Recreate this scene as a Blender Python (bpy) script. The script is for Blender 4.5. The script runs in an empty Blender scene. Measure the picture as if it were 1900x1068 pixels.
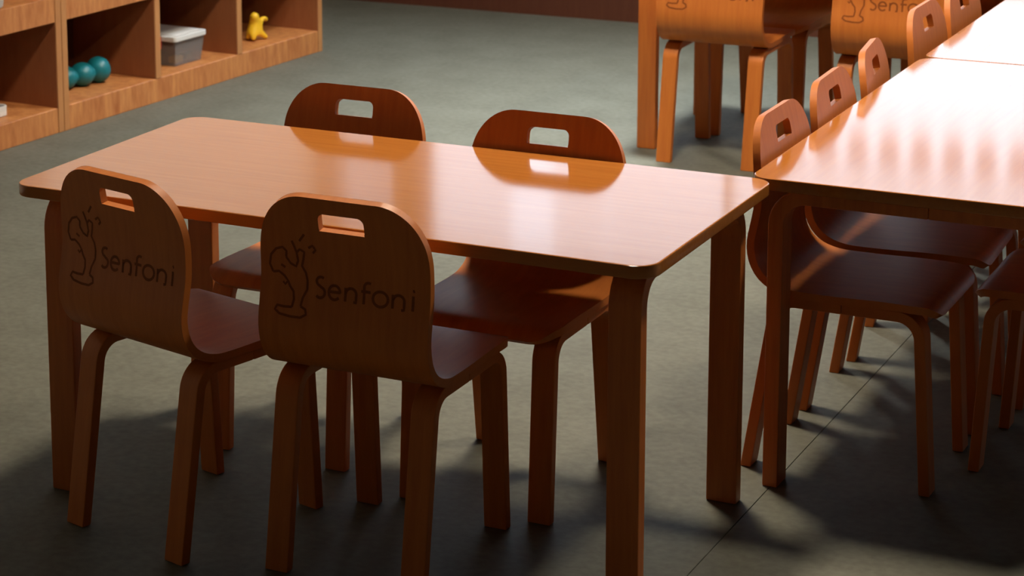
import bpy, bmesh, math, random
from mathutils import Vector, Matrix

random.seed(7)
scene = bpy.context.scene
COL = scene.collection
R = math.radians

# ------------------------------------------------------------------ camera
F_PX, YAW, PITCH, ROLL = 4330.9, 0.5051, 0.1827, -0.0134
CAM = Vector((2.407, -3.255, 1.594))
U0, V0 = 571.3, 52.0                      # optical centre (the picture is a crop of a larger frame)
cam_data = bpy.data.cameras.new('camera')
cam_data.sensor_width = 36.0
cam_data.lens = F_PX * 36.0 / 1900.0
cam_data.shift_x = (950 - U0) / 1900.0
cam_data.shift_y = (V0 - 534) / 1900.0
cam_data.clip_start = 0.05
cam_data.dof.use_dof = True
cam_data.dof.focus_distance = 4.0
cam_data.dof.aperture_fstop = 11.0
cam = bpy.data.objects.new('camera', cam_data)
COL.objects.link(cam)
fwd = Vector((-math.sin(YAW) * math.cos(PITCH), math.cos(YAW) * math.cos(PITCH), -math.sin(PITCH)))
rgt = Vector((math.cos(YAW), math.sin(YAW), 0))
up = rgt.cross(fwd)
r2 = math.cos(ROLL) * rgt + math.sin(ROLL) * up
u2 = -math.sin(ROLL) * rgt + math.cos(ROLL) * up
cam.matrix_world = Matrix(((r2.x, u2.x, -fwd.x, CAM.x), (r2.y, u2.y, -fwd.y, CAM.y),
                           (r2.z, u2.z, -fwd.z, CAM.z), (0, 0, 0, 1)))
scene.camera = cam

# ------------------------------------------------------------------ world, exposure
world = bpy.data.worlds.new('overcast_sky')
scene.world = world
world.use_nodes = True
bg = world.node_tree.nodes['Background']
bg.inputs[0].default_value = (0.76, 0.95, 1.12, 1)
bg.inputs[1].default_value = 3.15
LAMP_RADIANCE = 220.0
scene.view_settings.view_transform = 'Standard'
scene.view_settings.look = 'None'
scene.view_settings.exposure = 0.0
scene.view_settings.gamma = 1.0
scene.view_settings.use_curve_mapping = False

# ------------------------------------------------------------------ materials
def new_mat(name):
    m = bpy.data.materials.new(name)
    m.use_nodes = True
    nt = m.node_tree
    return m, nt, nt.nodes['Principled BSDF']

def plain(name, col, rough=0.5, spec=0.5, **kw):
    m, nt, b = new_mat(name)
    n = nt.nodes.new('ShaderNodeTexNoise'); n.inputs['Scale'].default_value = kw.get('scale', 30)
    n.inputs['Detail'].default_value = 4
    tc = nt.nodes.new('ShaderNodeTexCoord'); nt.links.new(tc.outputs['Object'], n.inputs['Vector'])
    r = nt.nodes.new('ShaderNodeValToRGB')
    v = kw.get('var', 0.12)
    r.color_ramp.elements[0].position = 0.3; r.color_ramp.elements[1].position = 0.7
    r.color_ramp.elements[0].color = tuple(c * (1 - v) for c in col) + (1,)
    r.color_ramp.elements[1].color = tuple(min(1, c * (1 + v)) for c in col) + (1,)
    nt.links.new(n.outputs['Fac'], r.inputs[0]); nt.links.new(r.outputs[0], b.inputs['Base Color'])
    b.inputs['Roughness'].default_value = rough
    b.inputs['Specular IOR Level'].default_value = spec
    return m

def wood(name, col, rough, stretch=(1.2, 14, 14), var=0.14, coat=0.0, coat_rough=0.1, bump=0.0, spec=0.5):
    m, nt, b = new_mat(name)
    tc = nt.nodes.new('ShaderNodeTexCoord')
    mp = nt.nodes.new('ShaderNodeMapping'); mp.inputs['Scale'].default_value = stretch
    nt.links.new(tc.outputs['Object'], mp.inputs[0])
    n = nt.nodes.new('ShaderNodeTexNoise'); n.inputs['Scale'].default_value = 4.0
    n.inputs['Detail'].default_value = 6; n.inputs['Roughness'].default_value = 0.6
    nt.links.new(mp.outputs[0], n.inputs['Vector'])
    r = nt.nodes.new('ShaderNodeValToRGB')
    r.color_ramp.elements[0].position = 0.3; r.color_ramp.elements[1].position = 0.72
    r.color_ramp.elements[0].color = (col[0] * (1 - var), col[1] * (1 - 1.5 * var), col[2] * (1 - 1.8 * var), 1)
    r.color_ramp.elements[1].color = (col[0] * (1 + var * .6), col[1] * (1 + var), col[2] * (1 + var), 1)
    nt.links.new(n.outputs['Fac'], r.inputs[0]); nt.links.new(r.outputs[0], b.inputs['Base Color'])
    b.inputs['Roughness'].default_value = rough
    b.inputs['Coat Weight'].default_value = coat
    b.inputs['Specular IOR Level'].default_value = spec
    b.inputs['Coat Roughness'].default_value = coat_rough
    if bump:
        bp = nt.nodes.new('ShaderNodeBump'); bp.inputs['Strength'].default_value = bump
        bp.inputs['Distance'].default_value = 0.002
        nt.links.new(n.outputs['Fac'], bp.inputs['Height']); nt.links.new(bp.outputs[0], b.inputs['Normal'])
    return m

M = {}
M['table_wood'] = wood('lacquered_beech_tabletop', (0.40, 0.136, 0.026), 0.10, (1.0, 22, 22), 0.10)
M['leg_wood'] = wood('stained_beech_leg', (0.50, 0.140, 0.022), 0.42, (18, 18, 1.2), 0.14)
M['chair_wood'] = wood('stained_plywood_chair', (0.52, 0.152, 0.026), 0.46, (16, 2, 1.6), 0.12, spec=0.35)
M['burn'] = plain('burnt_engraving', (0.22, 0.060, 0.012), 0.7, 0.2)
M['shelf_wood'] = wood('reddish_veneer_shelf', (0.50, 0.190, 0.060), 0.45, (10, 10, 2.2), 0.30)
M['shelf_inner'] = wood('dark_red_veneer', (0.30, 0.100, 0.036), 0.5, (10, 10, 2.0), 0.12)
M['shelf_edge'] = wood('tan_edge_banding', (0.46, 0.200, 0.070), 0.45, (10, 10, 2.0), 0.12)
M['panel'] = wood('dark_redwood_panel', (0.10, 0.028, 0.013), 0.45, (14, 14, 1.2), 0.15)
M['wall'] = plain('off_white_paint', (0.66, 0.62, 0.56), 0.85, 0.2, scale=3, var=.03)
M['wall_dim'] = plain('brown_paint', (0.07, 0.055, 0.045), 0.85, 0.2, scale=3, var=.04)
M['wall_tan'] = plain('tan_paint', (0.55, 0.40, 0.29), 0.85, 0.2, scale=3, var=.04)
M['ceiling'] = plain('ceiling_paint', (0.09, 0.085, 0.08), 0.9, 0.2, scale=3, var=.03)
M['frame_white'] = plain('white_frame_paint', (0.75, 0.73, 0.69), 0.4)
M['white_plastic'] = plain('white_plastic', (0.62, 0.60, 0.58), 0.35, var=.04)
M['metal'] = plain('brushed_metal', (0.5, 0.5, 0.5), 0.4)
M['subfloor'] = plain('dark_subfloor', (0.05, 0.05, 0.045), 0.9)
M['yellow'] = plain('yellow_plastic', (0.80, 0.46, 0.02), 0.35, var=.05)
M['teal'] = plain('teal_plastic', (0.005, 0.155, 0.19), 0.4, var=.08)
M['red'] = plain('red_plastic', (0.42, 0.03, 0.02), 0.35, var=.05)
M['green'] = plain('green_plastic', (0.03, 0.12, 0.05), 0.4, var=.05)
M['dark_toy'] = plain('dark_grey_plastic', (0.04, 0.035, 0.035), 0.5, var=.05)
M['grey_toy'] = plain('silver_grey_plastic', (0.45, 0.42, 0.40), 0.3, var=.05)
M['bunting'] = plain('red_paper', (0.50, 0.09, 0.06), 0.8, 0.2, var=.05)

def floor_mat():
    m, nt, b = new_mat('grey_green_vinyl')
    tc = nt.nodes.new('ShaderNodeTexCoord')
    n1 = nt.nodes.new('ShaderNodeTexNoise'); n1.inputs['Scale'].default_value = 55; n1.inputs['Detail'].default_value = 6
    n2 = nt.nodes.new('ShaderNodeTexNoise'); n2.inputs['Scale'].default_value = 7; n2.inputs['Detail'].default_value = 5
    for n in (n1, n2): nt.links.new(tc.outputs['Object'], n.inputs['Vector'])
    mx = nt.nodes.new('ShaderNodeMath'); mx.operation = 'MULTIPLY_ADD'; mx.inputs[1].default_value = 0.55
    sc2 = nt.nodes.new('ShaderNodeMath'); sc2.operation = 'MULTIPLY'; sc2.inputs[1].default_value = 0.45
    nt.links.new(n2.outputs['Fac'], sc2.inputs[0])
    nt.links.new(n1.outputs['Fac'], mx.inputs[0]); nt.links.new(sc2.outputs[0], mx.inputs[2])
    r = nt.nodes.new('ShaderNodeValToRGB')
    r.color_ramp.elements[0].position = 0.36; r.color_ramp.elements[1].position = 0.64
    r.color_ramp.elements[0].color = (0.097, 0.093, 0.070, 1)
    r.color_ramp.elements[1].color = (0.140, 0.137, 0.108, 1)
    nt.links.new(mx.outputs[0], r.inputs[0]); nt.links.new(r.outputs[0], b.inputs['Base Color'])
    b.inputs['Roughness'].default_value = 0.6
    b.inputs['Specular IOR Level'].default_value = 0.2
    bp = nt.nodes.new('ShaderNodeBump'); bp.inputs['Strength'].default_value = 0.25; bp.inputs['Distance'].default_value = 0.002
    nt.links.new(n1.outputs['Fac'], bp.inputs['Height']); nt.links.new(bp.outputs[0], b.inputs['Normal'])
    return m
M['floor'] = floor_mat()

def emit_mat(name, col, k=1.0):
    m, nt, b = new_mat(name)
    b.inputs['Base Color'].default_value = (0.9, 0.9, 0.88, 1)
    b.inputs['Emission Color'].default_value = col + (1,)
    b.inputs['Emission Strength'].default_value = LAMP_RADIANCE * k
    return m
M['lamp'] = emit_mat('warm_lamp_diffuser', (1.0, 0.88, 0.69))
M['cool_lamp'] = emit_mat('cool_lamp_diffuser', (0.90, 0.98, 1.0), 2.4)
M['black'] = plain('matt_black_metal', (0.02, 0.02, 0.02), 0.8, 0.2)

def glass_mat(name, tint=(1, 1, 1), alpha=0.06, rough=0.02):
    m = bpy.data.materials.new(name); m.use_nodes = True
    nt = m.node_tree; nt.nodes.clear()
    o = nt.nodes.new('ShaderNodeOutputMaterial'); mx = nt.nodes.new('ShaderNodeMixShader')
    t = nt.nodes.new('ShaderNodeBsdfTransparent'); t.inputs[0].default_value = tint + (1,)
    g = nt.nodes.new('ShaderNodeBsdfGlossy'); g.inputs['Roughness'].default_value = rough
    mx.inputs[0].default_value = alpha
    nt.links.new(t.outputs[0], mx.inputs[1]); nt.links.new(g.outputs[0], mx.inputs[2]); nt.links.new(mx.outputs[0], o.inputs[0])
    return m
M['glass'] = glass_mat('window_glass')

def sheer_mat(name, clear, back, front):
    m = bpy.data.materials.new(name); m.use_nodes = True
    nt = m.node_tree; nt.nodes.clear()
    o = nt.nodes.new('ShaderNodeOutputMaterial'); mx = nt.nodes.new('ShaderNodeMixShader'); m2 = nt.nodes.new('ShaderNodeMixShader')
    t = nt.nodes.new('ShaderNodeBsdfTransparent'); t.inputs[0].default_value = (1, .96, .94, 1)
    tr = nt.nodes.new('ShaderNodeBsdfTranslucent'); tr.inputs[0].default_value = back + (1,)
    df = nt.nodes.new('ShaderNodeBsdfDiffuse'); df.inputs[0].default_value = front + (1,)
    mx.inputs[0].default_value = 1 - clear; m2.inputs[0].default_value = 0.35
    nt.links.new(t.outputs[0], mx.inputs[1]); nt.links.new(m2.outputs[0], mx.inputs[2])
    nt.links.new(tr.outputs[0], m2.inputs[1]); nt.links.new(df.outputs[0], m2.inputs[2]); nt.links.new(mx.outputs[0], o.inputs[0])
    return m
M['sheer'] = sheer_mat('sheer_pink_cloth', .72, (.36, .31, .29), (.6, .5, .46))
M['half_veil'] = sheer_mat('half_sheer_pale_cloth', .20, (.30, .28, .25), (.6, .58, .55))
M['veil'] = sheer_mat('thick_pale_cloth', .02, (.42, .36, .28), (.6, .58, .55))

def tub_mat():
    m = bpy.data.materials.new('milky_clear_plastic'); m.use_nodes = True
    nt = m.node_tree; nt.nodes.clear()
    o = nt.nodes.new('ShaderNodeOutputMaterial'); mx = nt.nodes.new('ShaderNodeMixShader')
    t = nt.nodes.new('ShaderNodeBsdfTransparent'); t.inputs[0].default_value = (.86, .84, .82, 1)
    p = nt.nodes.new('ShaderNodeBsdfPrincipled'); p.inputs['Base Color'].default_value = (.30, .27, .26, 1)
    p.inputs['Roughness'].default_value = 0.3
    mx.inputs[0].default_value = 0.45
    nt.links.new(t.outputs[0], mx.inputs[1]); nt.links.new(p.outputs[0], mx.inputs[2]); nt.links.new(mx.outputs[0], o.inputs[0])
    return m
M['tub'] = tub_mat()

# ------------------------------------------------------------------ helpers
def finish(bm, name, mat, parent=None, loc=None, rotz=0.0, smooth=False, bevel=0.0, segs=2, angle=35):
    bmesh.ops.remove_doubles(bm, verts=bm.verts, dist=1e-5)
    if bevel:
        bm.normal_update()
        es = [e for e in bm.edges if len(e.link_faces) == 2 and e.calc_face_angle(0) > R(angle)]
        bmesh.ops.bevel(bm, geom=es, offset=bevel, segments=segs, profile=0.5, affect='EDGES', clamp_overlap=True)
    bmesh.ops.recalc_face_normals(bm, faces=bm.faces)
    me = bpy.data.meshes.new(name); bm.to_mesh(me); bm.free()
    if smooth:
        for f in me.polygons: f.use_smooth = True
        me.set_sharp_from_angle(angle=R(40))
    me.materials.append(M[mat])
    o = link(name, me, parent, loc, rotz)
    if smooth and bevel:                          # keep the broad faces flat beside their rounded edges
        wn = o.modifiers.new('weighted_normals', 'WEIGHTED_NORMAL'); wn.weight = 100; wn.keep_sharp = True
    return o

def link(name, me, parent=None, loc=None, rotz=0.0):
    o = bpy.data.objects.new(name, me); COL.objects.link(o)
    if parent is not None: o.parent = parent
    if loc is not None: o.location = loc
    o.rotation_euler = (0, 0, rotz)
    return o

def thing(name, label, cat, loc=(0, 0, 0), rotz=0.0, group=None):
    o = link(name, None, None, loc, rotz)
    o.empty_display_size = 0.1
    return tag(o, label, cat, group)

def tag(o, label, cat, group=None):
    o['label'] = label; o['category'] = cat
    if group: o['group'] = group
    return o

def struct(o, label=None, cat=None):
    o['kind'] = 'structure'
    if label: o['label'] = label
    if cat: o['category'] = cat
    return o

def box(bm, x0, x1, y0, y1, z0, z1):
    v = [bm.verts.new((x, y, z)) for z in (z0, z1) for y in (y0, y1) for x in (x0, x1)]
    for f in ((0, 2, 3, 1), (4, 5, 7, 6), (0, 1, 5, 4), (1, 3, 7, 5), (3, 2, 6, 7), (2, 0, 4, 6)):
        bm.faces.new([v[i] for i in f])

def boxes(*bs):
    bm = bmesh.new()
    for b in bs: box(bm, *b)
    return bm

def copy_tree(o, parent=None):
    c = o.copy(); COL.objects.link(c)
    if parent is not None: c.parent = parent
    for ch in list(o.children): copy_tree(ch, c)
    return c

def strip(path, width, thick, axis_x=0.0, cut0=None):
    """Sweep a rectangular section (width along x, thick across the path) along a path in the y-z plane."""
    bm = bmesh.new(); rings = []
    n = len(path)
    for i, (y, z) in enumerate(path):
        a = Vector(path[max(0, i - 1)]); b = Vector(path[min(n - 1, i + 1)])
        t = (b - a).normalized(); nn = Vector((-t.y, t.x))
        h = thick / 2
        if i == 0 and cut0 == 'floor':            # foot cut level with the floor
            k = h / abs(nn.x); offs = [Vector((k, 0)), Vector((-k, 0))]
            if nn.x < 0: offs.reverse()
        else:
            offs = [nn * h, -nn * h]
        ring = []
        for sx, of in ((-1, offs[0]), (1, offs[0]), (1, offs[1]), (-1, offs[1])):
            ring.append(bm.verts.new((axis_x + sx * width / 2, y + of.x, z + of.y)))
        rings.append(ring)
    for a, b in zip(rings, rings[1:]):
        for k in range(4):
            bm.faces.new((a[k], a[(k + 1) % 4], b[(k + 1) % 4], b[k]))
    bm.faces.new(rings[0][::-1]); bm.faces.new(rings[-1])
    return bm

def bend_path(foot, knee, end, radius, segs=8):
    """foot -> rounded corner at knee -> end."""
    f, k, e = Vector(foot), Vector(knee), Vector(end)
    d1 = (f - k).normalized(); d2 = (e - k).normalized()
    half = d1.angle(d2) / 2
    tl = radius / math.tan(half)
    p1 = k + d1 * tl; p2 = k + d2 * tl
    c = k + (d1 + d2).normalized() * (radius / math.sin(half))
    a1 = math.atan2(p1.y - c.y, p1.x - c.x); a2 = math.atan2(p2.y - c.y, p2.x - c.x)
    da = (a2 - a1 + math.pi) % (2 * math.pi) - math.pi
    pts = [tuple(f)]
    for i in range(segs + 1):
        a = a1 + da * i / segs
        pts.append((c.x + radius * math.cos(a), c.y + radius * math.sin(a)))
    pts.append(tuple(e))
    return pts

def rounded_rect(x0, x1, y0, y1, r, n=8):
    pts = []
    for cx, cy, a0 in ((x1 - r, y0 + r, -90), (x1 - r, y1 - r, 0), (x0 + r, y1 - r, 90), (x0 + r, y0 + r, 180)):
        for i in range(n + 1):
            a = R(a0 + 90 * i / n); pts.append((cx + r * math.cos(a), cy + r * math.sin(a)))
    return pts

def extrude_outline(pts, z0, z1):
    bm = bmesh.new()
    lo = [bm.verts.new((x, y, z0)) for x, y in pts]; hi = [bm.verts.new((x, y, z1)) for x, y in pts]
    bm.faces.new(lo[::-1]); bm.faces.new(hi)
    n = len(pts)
    for i in range(n): bm.faces.new((lo[i], lo[(i + 1) % n], hi[(i + 1) % n], hi[i]))
    return bm

def tube_mesh(path, rad, n=8):
    bm = bmesh.new(); rings = []
    for i, p in enumerate(path):
        p = Vector(p); a = Vector(path[max(0, i - 1)]); b = Vector(path[min(len(path) - 1, i + 1)])
        t = (b - a).normalized(); s = t.orthogonal().normalized(); w = t.cross(s)
        r = rad[i] if isinstance(rad, (list, tuple)) else rad
        rings.append([bm.verts.new(p + (s * math.cos(2 * math.pi * k / n) + w * math.sin(2 * math.pi * k / n)) * r) for k in range(n)])
    for a, b in zip(rings, rings[1:]):
        for k in range(n): bm.faces.new((a[k], a[(k + 1) % n], b[(k + 1) % n], b[k]))
    bm.faces.new(rings[0][::-1]); bm.faces.new(rings[-1])
    return bm

def lathe(profile, n=24):
    bm = bmesh.new(); rings = []
    for r, z in profile:
        rings.append([bm.verts.new((max(r, 1e-4) * math.cos(2 * math.pi * k / n), max(r, 1e-4) * math.sin(2 * math.pi * k / n), z)) for k in range(n)])
    for a, b in zip(rings, rings[1:]):
        for k in range(n): bm.faces.new((a[k], a[(k + 1) % n], b[(k + 1) % n], b[k]))
    bm.faces.new(rings[0][::-1]); bm.faces.new(rings[-1])
    return bm

# ------------------------------------------------------------------ the room
X0, X1, Y0, Y1, ZC = -2.04, 5.20, -5.00, 4.93, 3.10
SEAM = 1.193
floor = struct(finish(boxes((X0, X1, Y0, Y1, -0.06, -0.003)), 'floor', 'subfloor'),
               'grey-green vinyl sheet floor with fine joints between the sheets', 'floor')
edges = [X0, SEAM, SEAM + 3.2, X1]
for a, b in zip(edges, edges[1:]):
    finish(boxes((a + .0009, b - .0009, Y0, Y1, -0.003, 0.0)), 'vinyl_sheet', 'floor', floor)
struct(finish(boxes((X0 - .1, X1 + .1, Y0 - .1, Y1 + .2, ZC, ZC + .1)), 'ceiling', 'ceiling'), 'plain painted ceiling', 'ceiling')
LWY0, LWY1 = 2.85, 4.88
struct(finish(boxes((X0 - .1, X0, Y0, Y1, 0, .92), (X0 - .1, X0, Y0, Y1, 2.25, ZC), (X0 - .1, X0, Y0, LWY0, .92, 2.25), (X0 - .1, X0, LWY1, Y1, .92, 2.25)), 'wall_left', 'wall'), 'off-white painted wall behind the toy shelf', 'wall')
struct(finish(boxes((X1, X1 + .1, Y0, Y1, 0, ZC)), 'wall_right', 'wall_dim'), 'brown painted side wall', 'wall')
struct(finish(boxes((X0 - .1, X1 + .1, Y0 - .1, Y0, 0, ZC)), 'wall_front', 'wall_tan'), 'tan painted wall opposite the windows', 'wall')
struct(finish(boxes((X0, X0 + .014, 3.97, Y1, 0, .07)), 'baseboard_left', 'frame_white'), 'white baseboard past the end of the toy shelf', 'baseboard')
# back wall with a row of window openings
SILL, HEAD = 0.92, 2.25
units = [(-2.035, -1.75), (-1.62, 1.20), (1.34, 2.82), (2.96, 4.44)]
wb = [(X0, X1, Y1, Y1 + .16, 0, SILL), (X0, X1, Y1, Y1 + .16, HEAD, ZC), (X0, units[0][0], Y1, Y1 + .16, SILL, HEAD), (units[-1][1], X1, Y1, Y1 + .16, SILL, HEAD)]
for (a, b), (c, d) in zip(units, units[1:]): wb.append((b, c, Y1, Y1 + .16, SILL, HEAD))
struct(finish(boxes(*wb), 'wall_back', 'wall'), 'off-white window wall above dark wood panelling', 'wall')
tr = struct(finish(boxes((X0, X1, Y1 - .02, Y1, 0, .88)), 'trim_1', 'panel'), 'dark red-brown wood panelling along the window wall', 'panelling')
for i, (a, b) in enumerate(units):
    k = .028 if b - a > .5 else .018
    fr = finish(boxes((a, b, Y1 + .04, Y1 + .10, SILL, SILL + .05), (a, b, Y1 + .04, Y1 + .10, HEAD - .05, HEAD),
                      (a, a + k, Y1 + .04, Y1 + .10, SILL + .05, HEAD - .05), (b - k, b, Y1 + .04, Y1 + .10, SILL + .05, HEAD - .05)),
                'window_%d' % (i + 1), 'frame_white')
    struct(fr, ['narrow white framed window in the corner of the window wall', 'wide white framed window with a mullion on the window wall', 'white framed window next after the wide one', 'white framed window furthest from the toy shelf'][i], 'window')
    finish(boxes((a + k, b - k, Y1 + .068, Y1 + .072, SILL + .05, HEAD - .05)), 'pane', 'glass', fr)
    finish(boxes((max(X0, a - .05), b + .05, Y1 - .05, Y1 + .04, SILL - .03, SILL)), 'window_sill', 'frame_white', fr)
    if b - a > 2: finish(boxes((-.365, -.335, Y1 + .045, Y1 + .095, SILL + .05, HEAD - .05)), 'mullion', 'frame_white', fr)
    pl = bpy.data.lights.new('window_portal', 'AREA'); pl.shape = 'RECTANGLE'; pl.size = b - a - .1; pl.size_y = HEAD - SILL - .1
    pl.cycles.is_portal = True
    po = bpy.data.objects.new('window_portal', pl); COL.objects.link(po)
    po.location = ((a + b) / 2, Y1 + .03, (SILL + HEAD) / 2); po.rotation_euler = (R(-90), 0, 0)

def curtain(x0, x1, z0, z1, y, amp, waves, label):
    bm = bmesh.new(); n = int(waves * 8)
    cols = []
    for i in range(n + 1):
        t = i / n; x = x0 + (x1 - x0) * t
        yy = y + amp * math.sin(2 * math.pi * waves * t)
        cols.append((bm.verts.new((x, yy, z0 + .006 * math.sin(2 * math.pi * waves * t))), bm.verts.new((x, yy, z1))))
    for a, b in zip(cols, cols[1:]): bm.faces.new((a[0], b[0], b[1], a[1]))
    return tag(finish(bm, 'sheer_curtain', 'sheer', smooth=True), label, 'curtain', 'sheer curtains on the windows')
fr = finish(boxes((X0 - .08, X0 - .03, LWY0, LWY1, SILL, SILL + .05), (X0 - .08, X0 - .03, LWY0, LWY1, HEAD - .05, HEAD),
                  (X0 - .08, X0 - .03, LWY0, LWY0 + .05, SILL + .05, HEAD - .05), (X0 - .08, X0 - .03, LWY1 - .05, LWY1, SILL + .05, HEAD - .05)), 'window_5', 'frame_white')
struct(fr, 'white framed window above the toy shelf, veiled by a thick curtain', 'window')
finish(boxes((X0 - .057, X0 - .053, LWY0 + .05, LWY1 - .05, SILL + .05, HEAD - .05)), 'pane', 'glass', fr)
cu = curtain(0, LWY1 - LWY0 + .01, .90, 2.30, 0, .012, 20, 'thick pale curtain drawn over the window above the toy shelf')
cu.location = (X0 + .03, LWY0 - .03, 0); cu.rotation_euler = (0, 0, R(90))
cu.data.materials[0] = M['veil']
CY = Y1 - .03
cu = curtain(-1.985, -1.74, .90, 2.30, CY, .008, 4, 'half sheer pale curtain over the narrow corner window')
cu.data.materials[0] = M['half_veil']
curtain(-0.30, 1.22, 1.62, 2.28, CY, .012, 18, 'short sheer pink valance over the wide window')
curtain(1.32, 2.84, 1.62, 2.28, CY, .012, 18, 'short sheer pink valance over the next window after the wide one')
curtain(2.94, 4.46, 1.62, 2.28, CY, .012, 18, 'short sheer pink valance over the window furthest from the toy shelf')
curtain(-0.79, -0.36, 1.62, 2.28, CY, .012, 6, 'short sheer pink valance beside the narrow gathered curtain')
curtain(-1.62, -1.20, 1.0, 2.28, CY, .015, 6, 'sheer pink curtain drawn at the window by the toy shelf wall')
curtain(-1.02, -0.80, 1.0, 2.28, CY, .015, 4, 'narrow gathered sheer pink curtain at the window by the shelf wall')
bu = thing('paper_bunting', 'red rounded paper flags strung across the wide window', 'bunting', (0, 0, 0))
finish(tube_mesh([(-.28 + i * .05, CY + .03, 1.615) for i in range(31)], .0025, 6), 'string', 'white_plastic', bu)
fpts = [(-.038, 0), (-.038, -.07), (-.026, -.10), (0, -.112), (.026, -.10), (.038, -.07), (.038, 0)]
bm = bmesh.new()
for yy, rev in ((0, False), (.002, True)):
    vs = [bm.verts.new((x, yy, z)) for x, z in fpts]
    bm.faces.new(vs if not rev else vs[::-1])
flag0 = finish(bm, 'flag', 'bunting', bu)
for i in range(12):
    f = flag0 if i == 0 else flag0.copy()
    if i: COL.objects.link(f)
    f.location = (-.19 + i * .115, CY + .029, 1.612)

# ------------------------------------------------------------------ ceiling lamps
def lamp(x, y, label, r=.212):
    t = thing('ceiling_lamp', label, 'lamp', (x, y, ZC), 0, 'ceiling lamps')
    finish(lathe([(.05, 0), (.06, -.0), (.06, -.02), (.20, -.03), (.23, -.035), (.23, -.085), (.215, -.085), (.215, -.045), (.04, -.04)], 32), 'housing', 'frame_white', t, smooth=True)
    finish(lathe([(r - .012, -.079), (r, -.08), (r, -.084), (r - .012, -.085)], 32), 'diffuser', 'lamp', t)
lamp(.48, 1.36, 'round white ceiling lamp above the gap between the single table and rear table')
lamp(2.15, 1.70, 'round white ceiling lamp above the joined tables', .165)

t = thing('pendant_lamp', 'unseen cool pendant lamp above the back table, black cylinder added to narrow its light', 'lamp', (-.05, 3.22, ZC))
finish(lathe([(.05, 0), (.05, -.02), (.012, -.025), (.012, -.06), (.235, -.062), (.24, -.07), (.24, -.52), (.23, -.52), (.23, -.075), (.02, -.07)], 32), 'added_shade', 'black', t, smooth=True)  # deep black tube added to keep the pendant's light off the near floor
finish(lathe([(.19, -.10), (.20, -.101), (.20, -.107), (.19, -.108)], 32), 'diffuser', 'cool_lamp', t)

# ------------------------------------------------------------------ tables
TOP_Z, TOP_T = 0.58, 0.022
def make_table(L, W, label, loc, rotz=0.0, inset=.05, side=.034, rad=.04):
    t = thing('childrens_table', label, 'table', loc, rotz, 'low wooden tables')
    finish(extrude_outline(rounded_rect(0, L, 0, W, rad), TOP_Z - TOP_T, TOP_Z), 'tabletop', 'table_wood', t, smooth=True, bevel=.003, segs=2, angle=60)
    th, w = .028, .056
    zr = TOP_Z - TOP_T - th / 2
    for cx in (side + w / 2, L - side - w / 2):
        for s in (0, 1):
            ya = inset + th / 2
            pth = bend_path((ya, 0), (ya, zr), (W / 2, zr), .055)
            if s: pth = [(W - y, z) for y, z in pth]
            finish(strip(pth, w, th, cx, 'floor'), 'leg', 'leg_wood', t, smooth=True, bevel=.003, segs=2, angle=50)
    return t
W = 0.612
make_table(1.2, W, 'low beech children\'s table with rounded corners standing alone before the joined tables', (0, 0, 0))
make_table(1.195, .62, 'low beech children\'s table joined end to end, touching the single table\'s corner', (1.15 + .62, .6135, 0), R(90), .028, .03)
make_table(1.15, .62, 'low beech children\'s table forming the window end of the joined row', (1.15 + .62, 1.812, 0), R(90), .028, .03)
make_table(1.2, W, 'low beech children\'s table at the back near the window panelling', (-.003, 2.965, 0), 0)

# ------------------------------------------------------------------ chairs
TH = 0.014
def shell_profile():
    """centre line (y, z) from the seat's front edge to the top of the backrest; the outer face of the bulge is y = 0"""
    ctrl = [(.345, .326), (.336, .337), (.318, .3435), (.25, .345), (.17, .343), (.105, .343), (.075, .346),
            (.046, .356), (.024, .374), (.011, .399), (.007, .43), (.0130, .465), (.019, .50), (.019, .54), (.015, .58), (.007, .62), (-.001, .651)]
    pts = []
    P = [Vector(c) for c in ctrl]
    for i in range(len(P) - 1):
        p0, p1, p2, p3 = P[max(0, i - 1)], P[i], P[i + 1], P[min(len(P) - 1, i + 2)]
        for k in range(4):
            u = k / 4
            pts.append(.5 * ((2 * p1) + (-p0 + p2) * u + (2 * p0 - 5 * p1 + 4 * p2 - p3) * u * u + (-p0 + 3 * p1 - 3 * p2 + p3) * u ** 3))
    pts.append(P[-1])
    return pts
PROF = shell_profile()
S = [0.0]
for a, b in zip(PROF, PROF[1:]): S.append(S[-1] + (b - a).length)
STOT = S[-1]
def at_s(s):
    s = min(max(s, 0), STOT)
    for i in range(len(S) - 1):
        if s <= S[i + 1] + 1e-9:
            u = (s - S[i]) / (S[i + 1] - S[i]); return PROF[i].lerp(PROF[i + 1], u)
    return PROF[-1]
def y_at_z(z):
    for a, b in zip(PROF[28:], PROF[29:]):
        if a.y <= z <= b.y and b.y > a.y: return a.x + (b.x - a.x) * (z - a.y) / (b.y - a.y)
    return PROF[-1].x
HW = .154
def half_width(s):
    d = STOT - s                                  # distance below the top of the back
    w = HW
    if d < .112:
        q = (.112 - d) / .112
        w = .068 + (HW - .068) * (max(0, 1 - q ** 2.25)) ** (1 / 2.0)
    if s < .05:
        q = (.05 - s) / .05
        w = HW - .05 + .05 * math.sqrt(max(0, 1 - q * q))
    return w
HT, HB, HX, HR = .0275, .0590, .0415, .012        # handle hole: top, bottom (below the back's top), half width, corner
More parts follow.
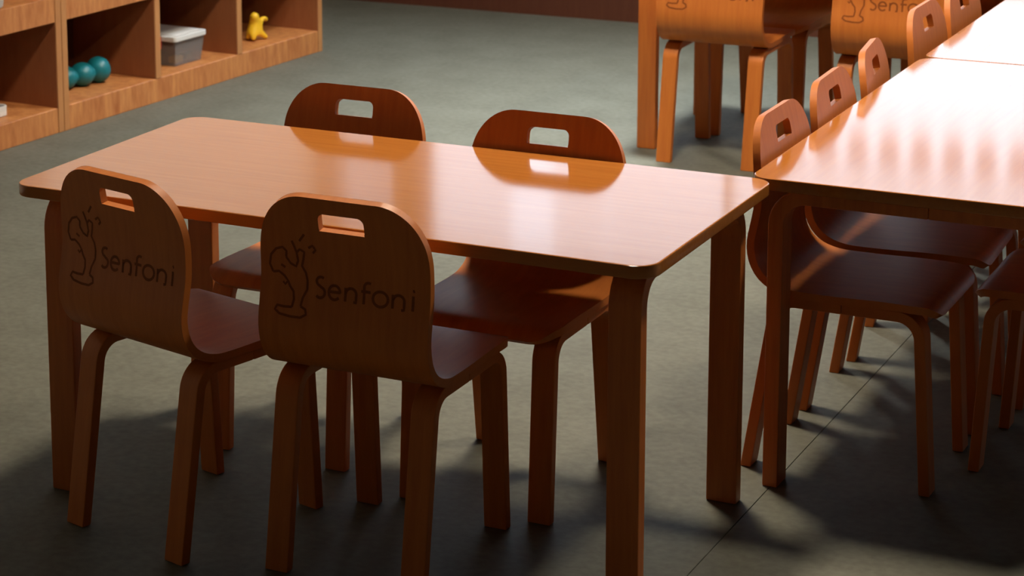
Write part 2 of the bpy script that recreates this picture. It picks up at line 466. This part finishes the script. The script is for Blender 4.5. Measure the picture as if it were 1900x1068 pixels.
def shell_mesh():
    rows = []
    s = 0.0
    for v in [0, .001, .004, .009, .016, .025, .036, .05]: rows.append(v)
    v = .065
    while v < STOT - .13: rows.append(v); v += .012
    for d in (.125, .112, .10, .088, .076, .066, HB, HB - .0015, HB - .005, .048, .042, HT + HR, HT + HR * .7, HT + HR * .4, HT + HR * .15, HT + .0003, HT - .004, .019, .013, .009, .0055, .003, .0013, .0004, 0): rows.append(STOT - d)
    nl, nm = 6, 6
    bm = bmesh.new(); grid = []
    for s in rows:
        d = STOT - s; w = half_width(s)
        hx = HX
        if HT <= d <= HT + HR: hx = HX - HR + math.sqrt(max(0, HR ** 2 - (HT + HR - d) ** 2))
        elif d < HT: hx = HX - HR
        if d > HB - .004 and d <= HB: hx = HX - .004 + math.sqrt(max(0, .004 ** 2 - (d - HB + .004) ** 2))
        hx = min(hx, w * .6)
        xs = [-w + (w - hx) * i / nl for i in range(nl)] + [-hx + 2 * hx * i / nm for i in range(nm)] + [hx + (w - hx) * i / nl for i in range(nl + 1)]
        p = at_s(s)
        grid.append([bm.verts.new((x, p.x, p.y)) for x in xs])
    for r in range(len(rows) - 1):
        dm = STOT - (rows[r] + rows[r + 1]) / 2
        for c in range(2 * nl + nm):
            if nl <= c < nl + nm and HT < dm < HB: continue
            bm.faces.new((grid[r][c], grid[r][c + 1], grid[r + 1][c + 1], grid[r + 1][c]))
    bm.normal_update()
    # thicken symmetrically
    nrm = {v: v.normal.copy() for v in bm.verts}
    base_faces = list(bm.faces); bverts = list(bm.verts)
    bound = [e for e in bm.edges if len(e.link_faces) == 1]
    other = {v: bm.verts.new(v.co - nrm[v] * TH / 2) for v in bverts}
    for v in bverts: v.co = v.co + nrm[v] * TH / 2
    for f in base_faces: bm.faces.new([other[v] for v in reversed(f.verts)])
    for e in bound:
        a, b = e.verts; bm.faces.new((a, b, other[b], other[a]))
    return bm

def ribbon(strokes, width, off=.0004):
    """flat burnt-in lines on the outer face of the backrest, given in (x, z)"""
    bm = bmesh.new()
    def P(x, z):
        return (x, y_at_z(z) - TH / 2 - off, z)
    for st in strokes:
        pts = [Vector(st[0])]
        for a, b in zip(st, st[1:]):
            a, b = Vector(a), Vector(b); k = max(1, int((b - a).length / .004))
            pts += [a.lerp(b, i / k) for i in range(1, k + 1)]
        prev = None
        for i, q in enumerate(pts):
            t = (pts[min(len(pts) - 1, i + 1)] - pts[max(0, i - 1)])
            t = t.normalized() if t.length > 1e-7 else Vector((1, 0))
            n = Vector((-t.y, t.x)) * width / 2
            cur = (bm.verts.new(P(q.x + n.x, q.y + n.y)), bm.verts.new(P(q.x - n.x, q.y - n.y)))
            if prev: bm.faces.new((prev[0], cur[0], cur[1], prev[1]))
            prev = cur
    return bm
def arc(cx, cz, rx, rz, a0, a1, n=12):
    return [(cx + rx * math.cos(R(a0 + (a1 - a0) * i / n)), cz + rz * math.sin(R(a0 + (a1 - a0) * i / n))) for i in range(n + 1)]
B = .480
letters = [
    arc(-.042, B + .0265, .0080, .0075, 50, 250, 10) + arc(-.043, B + .0085, .0085, .0085, 75, -140, 12),            # S
    [(-.027, B + .012), (-.007, B + .0125)] + arc(-.017, B + .0115, .0105, .0115, 5, 320, 16),                      # e
    [(.003, B + .022), (.003, B)], [(.003, B + .013)] + arc(.013, B + .013, .0095, .009, 170, 0, 10) + [(.0225, B), (.018, B + .001)],   # n
    [(.0365, B)] + [(.0365, B + .027)] + arc(.0445, B + .027, .008, .008, 180, 60, 8), [(.031, B + .020), (.048, B + .020)],              # f
    arc(.066, B + .0115, .0135, .0120, 0, 360, 22),                                                                  # o
    [(.088, B + .022), (.088, B)], [(.088, B + .013)] + arc(.0985, B + .013, .0100, .009, 170, 0, 10) + [(.1085, B), (.104, B - .001)],  # n
    [(.124, B), (.124, B + .024)], [(.1235, B + .0315), (.1265, B + .0325)],                                         # i
]
emblem = [
    [(-.131, .512), (-.137, .525), (-.134, .541), (-.124, .552), (-.112, .556), (-.105, .550), (-.106, .540)],       # curled left loop
    [(-.131, .512), (-.120, .514), (-.110, .508), (-.103, .500), (-.108, .494), (-.112, .498)],
    [(-.103, .500), (-.099, .492), (-.092, .484), (-.090, .472), (-.093, .459)],                                     # left of the stem
    [(-.106, .540), (-.098, .530), (-.088, .526), (-.084, .536), (-.086, .550), (-.091, .562), (-.094, .569)],       # crown
    [(-.086, .550), (-.080, .556), (-.072, .552), (-.074, .540), (-.077, .528), (-.070, .517), (-.067, .505), (-.067, .490), (-.074, .476), (-.077, .462)],
    [(-.080, .570), (-.072, .580), (-.070, .583)], [(-.064, .560), (-.056, .565), (-.051, .558), (-.056, .552)],
    [(-.077, .462), (-.068, .458), (-.066, .450), (-.076, .444), (-.095, .4435), (-.115, .446), (-.124, .452), (-.120, .459), (-.108, .458), (-.093, .459)],  # foot
    [(-.116, .526), (-.108, .522)],
]

def make_chair():
    t = thing('childrens_chair', 'x', 'chair', group='plywood child chairs')
    sh = finish(shell_mesh(), 'seat_shell', 'chair_wood', t, smooth=True, bevel=.0028, segs=2, angle=55)
    finish(ribbon(letters, .0048), 'engraved_lettering', 'burn', sh)
    finish(ribbon(emblem, .0042), 'engraved_emblem', 'burn', sh)
    w, th = .043, .020
    zr = .336 - th / 2
    for cx in (-.125, .125):
        rear = bend_path((.004, 0), (.054, zr), (.175, zr), .042)
        front = bend_path((.334, 0), (.314, zr), (.175, zr), .042)
        for pth in (rear, front):
            finish(strip(pth, w, th, cx, 'floor'), 'leg', 'chair_wood', t, smooth=True, bevel=.0025, segs=2, angle=50)
    return t

# (x, y) of the backrest's outer bulge, heading (0 faces the windows), label
chairs = [
    (.290, -.100, -14.5, 'engraved-back plywood child chair set askew at the single table, towards the toy shelf'),
    (.705, -.080, 0, 'engraved-back plywood child chair square to the single table, beside the askew chair'),
    (.328, .703, 180, 'plywood child chair on the window side of the single table, towards the toy shelf'),
    (0.764, 0.640, 180, 'plywood child chair on the window side of the single table, towards the joined tables'),
    (1.117, 0.868, -90, 'plywood child chair at the joined tables, first in its row from the single table'),
    (1.115, 1.206, -88, 'plywood child chair at the joined tables, second in its row from the single table'),
    (1.105, 1.540, -83, 'plywood child chair at the joined tables, third in its row from the single table'),
    (1.082, 2.068, -90, 'plywood child chair at the joined tables, fourth in its row from the single table'),
    (1.088, 2.388, -90, 'plywood child chair at the joined tables, fifth in its row from the single table'),
    (1.834, 1.030, 90, 'plywood child chair under the joined tables, facing the first chair of the row opposite'),
    (1.834, 1.400, 90, 'plywood child chair under the joined tables, facing the second chair of the row opposite'),
    (1.820, 2.080, 90, 'plywood child chair under the joined tables, facing the fourth chair of the row opposite'),
    (.287, 2.885, 0, 'brightly lit engraved-back plywood child chair at the back table, beside its end leg'),
    (.788, 2.885, 0, 'brightly lit engraved-back plywood child chair at the back table, behind the joined row\'s chairs'),
    (.300, 3.604, 180, 'plywood child chair on the panelled side of the back table, towards its end leg'),
    (.800, 3.604, 180, 'plywood child chair on the panelled side of the back table, towards the joined tables'),
]
proto = make_chair()
for i, (x, y, a, lab) in enumerate(chairs):
    c = proto if i == 0 else copy_tree(proto)
    c.location = (x, y, 0); c.rotation_euler = (0, 0, R(a)); c['label'] = lab

# ------------------------------------------------------------------ toy shelf (local x runs along the front, local y into the shelf)
SA = R(85.907)
def shelf_pt(s, dep, z):
    """point on the shelf: s along the front, dep behind the front, z up"""
    d = Vector((math.cos(SA), math.sin(SA))); n = Vector((d.y, -d.x))
    q = Vector((-1.630, 2.164)) + d * s - n * dep
    return (q.x, q.y, z)
DEP, FL, MID0, MID1, TOPZ = .345, .077, .341, .418, .70
def make_shelf(s0, divs, s1, label):
    t = thing('toy_shelf', label, 'shelf', shelf_pt(s0, 0, 0), SA, 'open toy shelves')
    L = s1 - s0; e = .026
    P = lambda name, b, mat, par=t: finish(boxes(b), name, mat, par, bevel=.0015, segs=1, angle=60)
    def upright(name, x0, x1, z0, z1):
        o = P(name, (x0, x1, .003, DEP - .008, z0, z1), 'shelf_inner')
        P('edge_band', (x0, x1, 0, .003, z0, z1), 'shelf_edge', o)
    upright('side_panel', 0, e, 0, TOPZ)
    upright('side_panel', L - e, L, 0, TOPZ)
    P('bottom_board', (e, L - e, .004, DEP, FL - .02, FL), 'shelf_wood')
    P('plinth', (e, L - e, .002, .022, 0, FL - .0005), 'shelf_wood')
    P('middle_board', (e, L - e, .006, DEP, MID1 - .022, MID1 - .001), 'shelf_wood')
    P('fascia', (e, L - e, .002, .022, MID0, MID1), 'shelf_wood')
    P('top_board', (0, L, -.01, DEP, TOPZ, TOPZ + .022), 'shelf_wood')
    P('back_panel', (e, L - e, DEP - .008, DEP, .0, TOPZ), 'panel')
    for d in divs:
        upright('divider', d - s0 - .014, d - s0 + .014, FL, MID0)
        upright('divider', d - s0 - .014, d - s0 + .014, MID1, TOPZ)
    return t
make_shelf(.3035, (.788, 1.249), 1.765, 'open wooden toy shelf of three bays holding teal, boxed and yellow toys')
make_shelf(-.675, (-.19,), .3015, 'open wooden two-bay toy shelf butted against the end of the three-bay one')

# teal toy: lobed plastic toy lying in the first bay
tl = thing('teal_toy', 'teal plastic toy of rounded lobes lying in the shelf bay', 'toy', shelf_pt(.60, .15, FL + .001), SA)
def blob(rx, ry, rz, z):
    bm = bmesh.new(); bmesh.ops.create_icosphere(bm, subdivisions=3, radius=1)
    for v in bm.verts: v.co = Vector((v.co.x * rx, v.co.y * ry, v.co.z * rz + z))
    return bm
for dx, dy, rr, rz in ((-.095, .005, .034, .037), (-.030, -.010, .037, .038), (.040, -.020, .037, .042)):
    o = finish(blob(rr, rr * 1.15, rz, rz), 'lobe', 'teal', tl, (dx, dy, 0), smooth=True)
o = finish(tube_mesh([(-.095, .005, .034), (-.03, -.01, .036), (.04, -.02, .038)], .022, 10), 'axle', 'teal', tl, smooth=True)

# storage box with lid
bx = thing('storage_box', 'milky clear plastic box with white lid in the middle shelf bay', 'box', shelf_pt(.955, .055, FL), SA)
bl, bd, bh = .165, .215, .088
def tub():
    bm = bmesh.new()
    def ring(k, z): return [bm.verts.new(v) for v in ((k, k, z), (bl - k, k, z), (bl - k, bd - k, z), (k, bd - k, z))]
    o0, o1, i1, i0 = ring(.010, .001), ring(0, bh), ring(.003, bh), ring(.013, .005)
    for a, b in ((o0, o1), (o1, i1), (i1, i0)):
        for k in range(4): bm.faces.new((a[k], a[(k + 1) % 4], b[(k + 1) % 4], b[k]))
    bm.faces.new(o0[::-1]); bm.faces.new(i0)
    return bm
finish(tub(), 'tub', 'tub', bx)
lid = finish(extrude_outline(rounded_rect(-.007, bl + .007, -.007, bd + .007, .012, 4), bh - .004, bh + .014), 'lid', 'white_plastic', bx, bevel=.003)
finish(extrude_outline(rounded_rect(.012, bl - .012, .012, bd - .012, .012, 4), bh + .0135, bh + .018), 'lid_panel', 'white_plastic', lid, bevel=.002)
finish(boxes((-.013, -.0075, .05, .12, bh - .03, bh + .012)), 'clip', 'red', bx, bevel=.002)
def toy(name, b, mat, label):
    bm = boxes((0, b[0], 0, b[1], 0, b[2]))
    return bm
for nm, s, dpt, dims, mat, lab in (
        ('toy_block', .985, .078, (.045, .03, .022), 'yellow', 'yellow toy block inside the milky plastic box'),
        ('toy_block', 1.052, .082, (.035, .03, .024), 'green', 'green toy block inside the milky plastic box'),
        ('toy_block', .972, .15, (.03, .09, .05), 'dark_toy', 'dark toy block at the back of the milky plastic box')):
    tag(finish(boxes((0, dims[0], 0, dims[1], 0, dims[2])), nm, mat, None, shelf_pt(s, dpt, FL + .0052), SA, bevel=.003), lab, 'toy block')

# small yellow animal figure: one continuous skinned body
def skinned(name, mat, verts, edges, radii, loc, rotz):
    me = bpy.data.meshes.new(name); me.from_pydata(verts, edges, [])
    o = bpy.data.objects.new(name, me); COL.objects.link(o)
    sk = o.modifiers.new('skin', 'SKIN'); sk.use_smooth_shade = True
    o.modifiers.new('sub', 'SUBSURF').levels = 2
    for i, r in enumerate(radii):
        me.skin_vertices[0].data[i].radius = (r, r)
    me.skin_vertices[0].data[0].use_root = True
    dg = bpy.context.evaluated_depsgraph_get()
    m2 = bpy.data.meshes.new_from_object(o.evaluated_get(dg))
    bpy.data.objects.remove(o)
    zmin = min(v.co.z for v in m2.vertices)
    for v in m2.vertices: v.co.z -= zmin
    for f in m2.polygons: f.use_smooth = True
    m2.materials.clear(); m2.materials.append(M[mat])
    return link(name, m2, None, loc, rotz)
vy = [(0, 0, .045), (.002, 0, .066), (-.008, -.006, .092), (-.022, -.012, .096),     # body, neck, head, muzzle
      (.028, 0, .062), (.045, -.002, .074), (.062, -.004, .072), (.068, -.004, .062),  # raised tail
      (-.020, -.008, .026), (-.024, -.010, .006), (.022, -.010, .026), (.046, -.020, .006),
      (-.012, .018, .024), (-.014, .022, .006), (.018, .018, .024), (.022, .024, .006)]
ey = [(0, 1), (1, 2), (2, 3), (0, 4), (4, 5), (5, 6), (6, 7), (0, 8), (8, 9), (0, 10), (10, 11), (0, 12), (12, 13), (0, 14), (14, 15)]
ry = [.029, .020, .019, .010, .014, .009, .009, .008, .012, .009, .012, .008, .011, .008, .011, .008]
tag(skinned('toy_animal', 'yellow', vy, ey, ry, shelf_pt(1.477, .095, FL + .001), SA), 'small yellow plastic four-legged toy animal with raised tail in the end bay', 'toy')

# things on the second shelf unit
gt = thing('toy_tub', 'silver grey toy tub on the upper tier of the second shelf', 'toy', shelf_pt(.030, .062, MID1 + .001), SA)
finish(lathe([(.045, 0), (.052, .004), (.062, .07), (.066, .075), (.062, .079), (.055, .078), (.048, .01), (.02, .008)], 24), 'tub', 'grey_toy', gt, smooth=True)
finish(tube_mesh([(.062 * math.cos(R(a)), -.02, .07 + .045 * math.sin(R(a))) for a in range(0, 181, 15)], .004, 8), 'handle', 'grey_toy', gt, smooth=True)
wt = thing('toy_tray', 'white shallow toy tray in the lower tier of the second shelf', 'toy', shelf_pt(.01, .07, FL + .001), SA)
finish(extrude_outline(rounded_rect(-.08, .12, 0, .15, .02, 5), .0, .012), 'base', 'white_plastic', wt, bevel=.002)
bm = bmesh.new()
o_, i_ = rounded_rect(-.08, .12, 0, .15, .02, 5), rounded_rect(-.075, .115, .005, .145, .016, 5)
lo = [bm.verts.new((x, y, .012)) for x, y in o_]; hi = [bm.verts.new((x, y, .03)) for x, y in o_]
hi2 = [bm.verts.new((x, y, .03)) for x, y in i_]; lo2 = [bm.verts.new((x, y, .012)) for x, y in i_]
n = len(o_)
for a, b in ((lo, hi), (hi, hi2), (hi2, lo2), (lo2, lo)):
    for k in range(n): bm.faces.new((a[k], a[(k + 1) % n], b[(k + 1) % n], b[k]))
finish(bm, 'rim', 'white_plastic', wt)
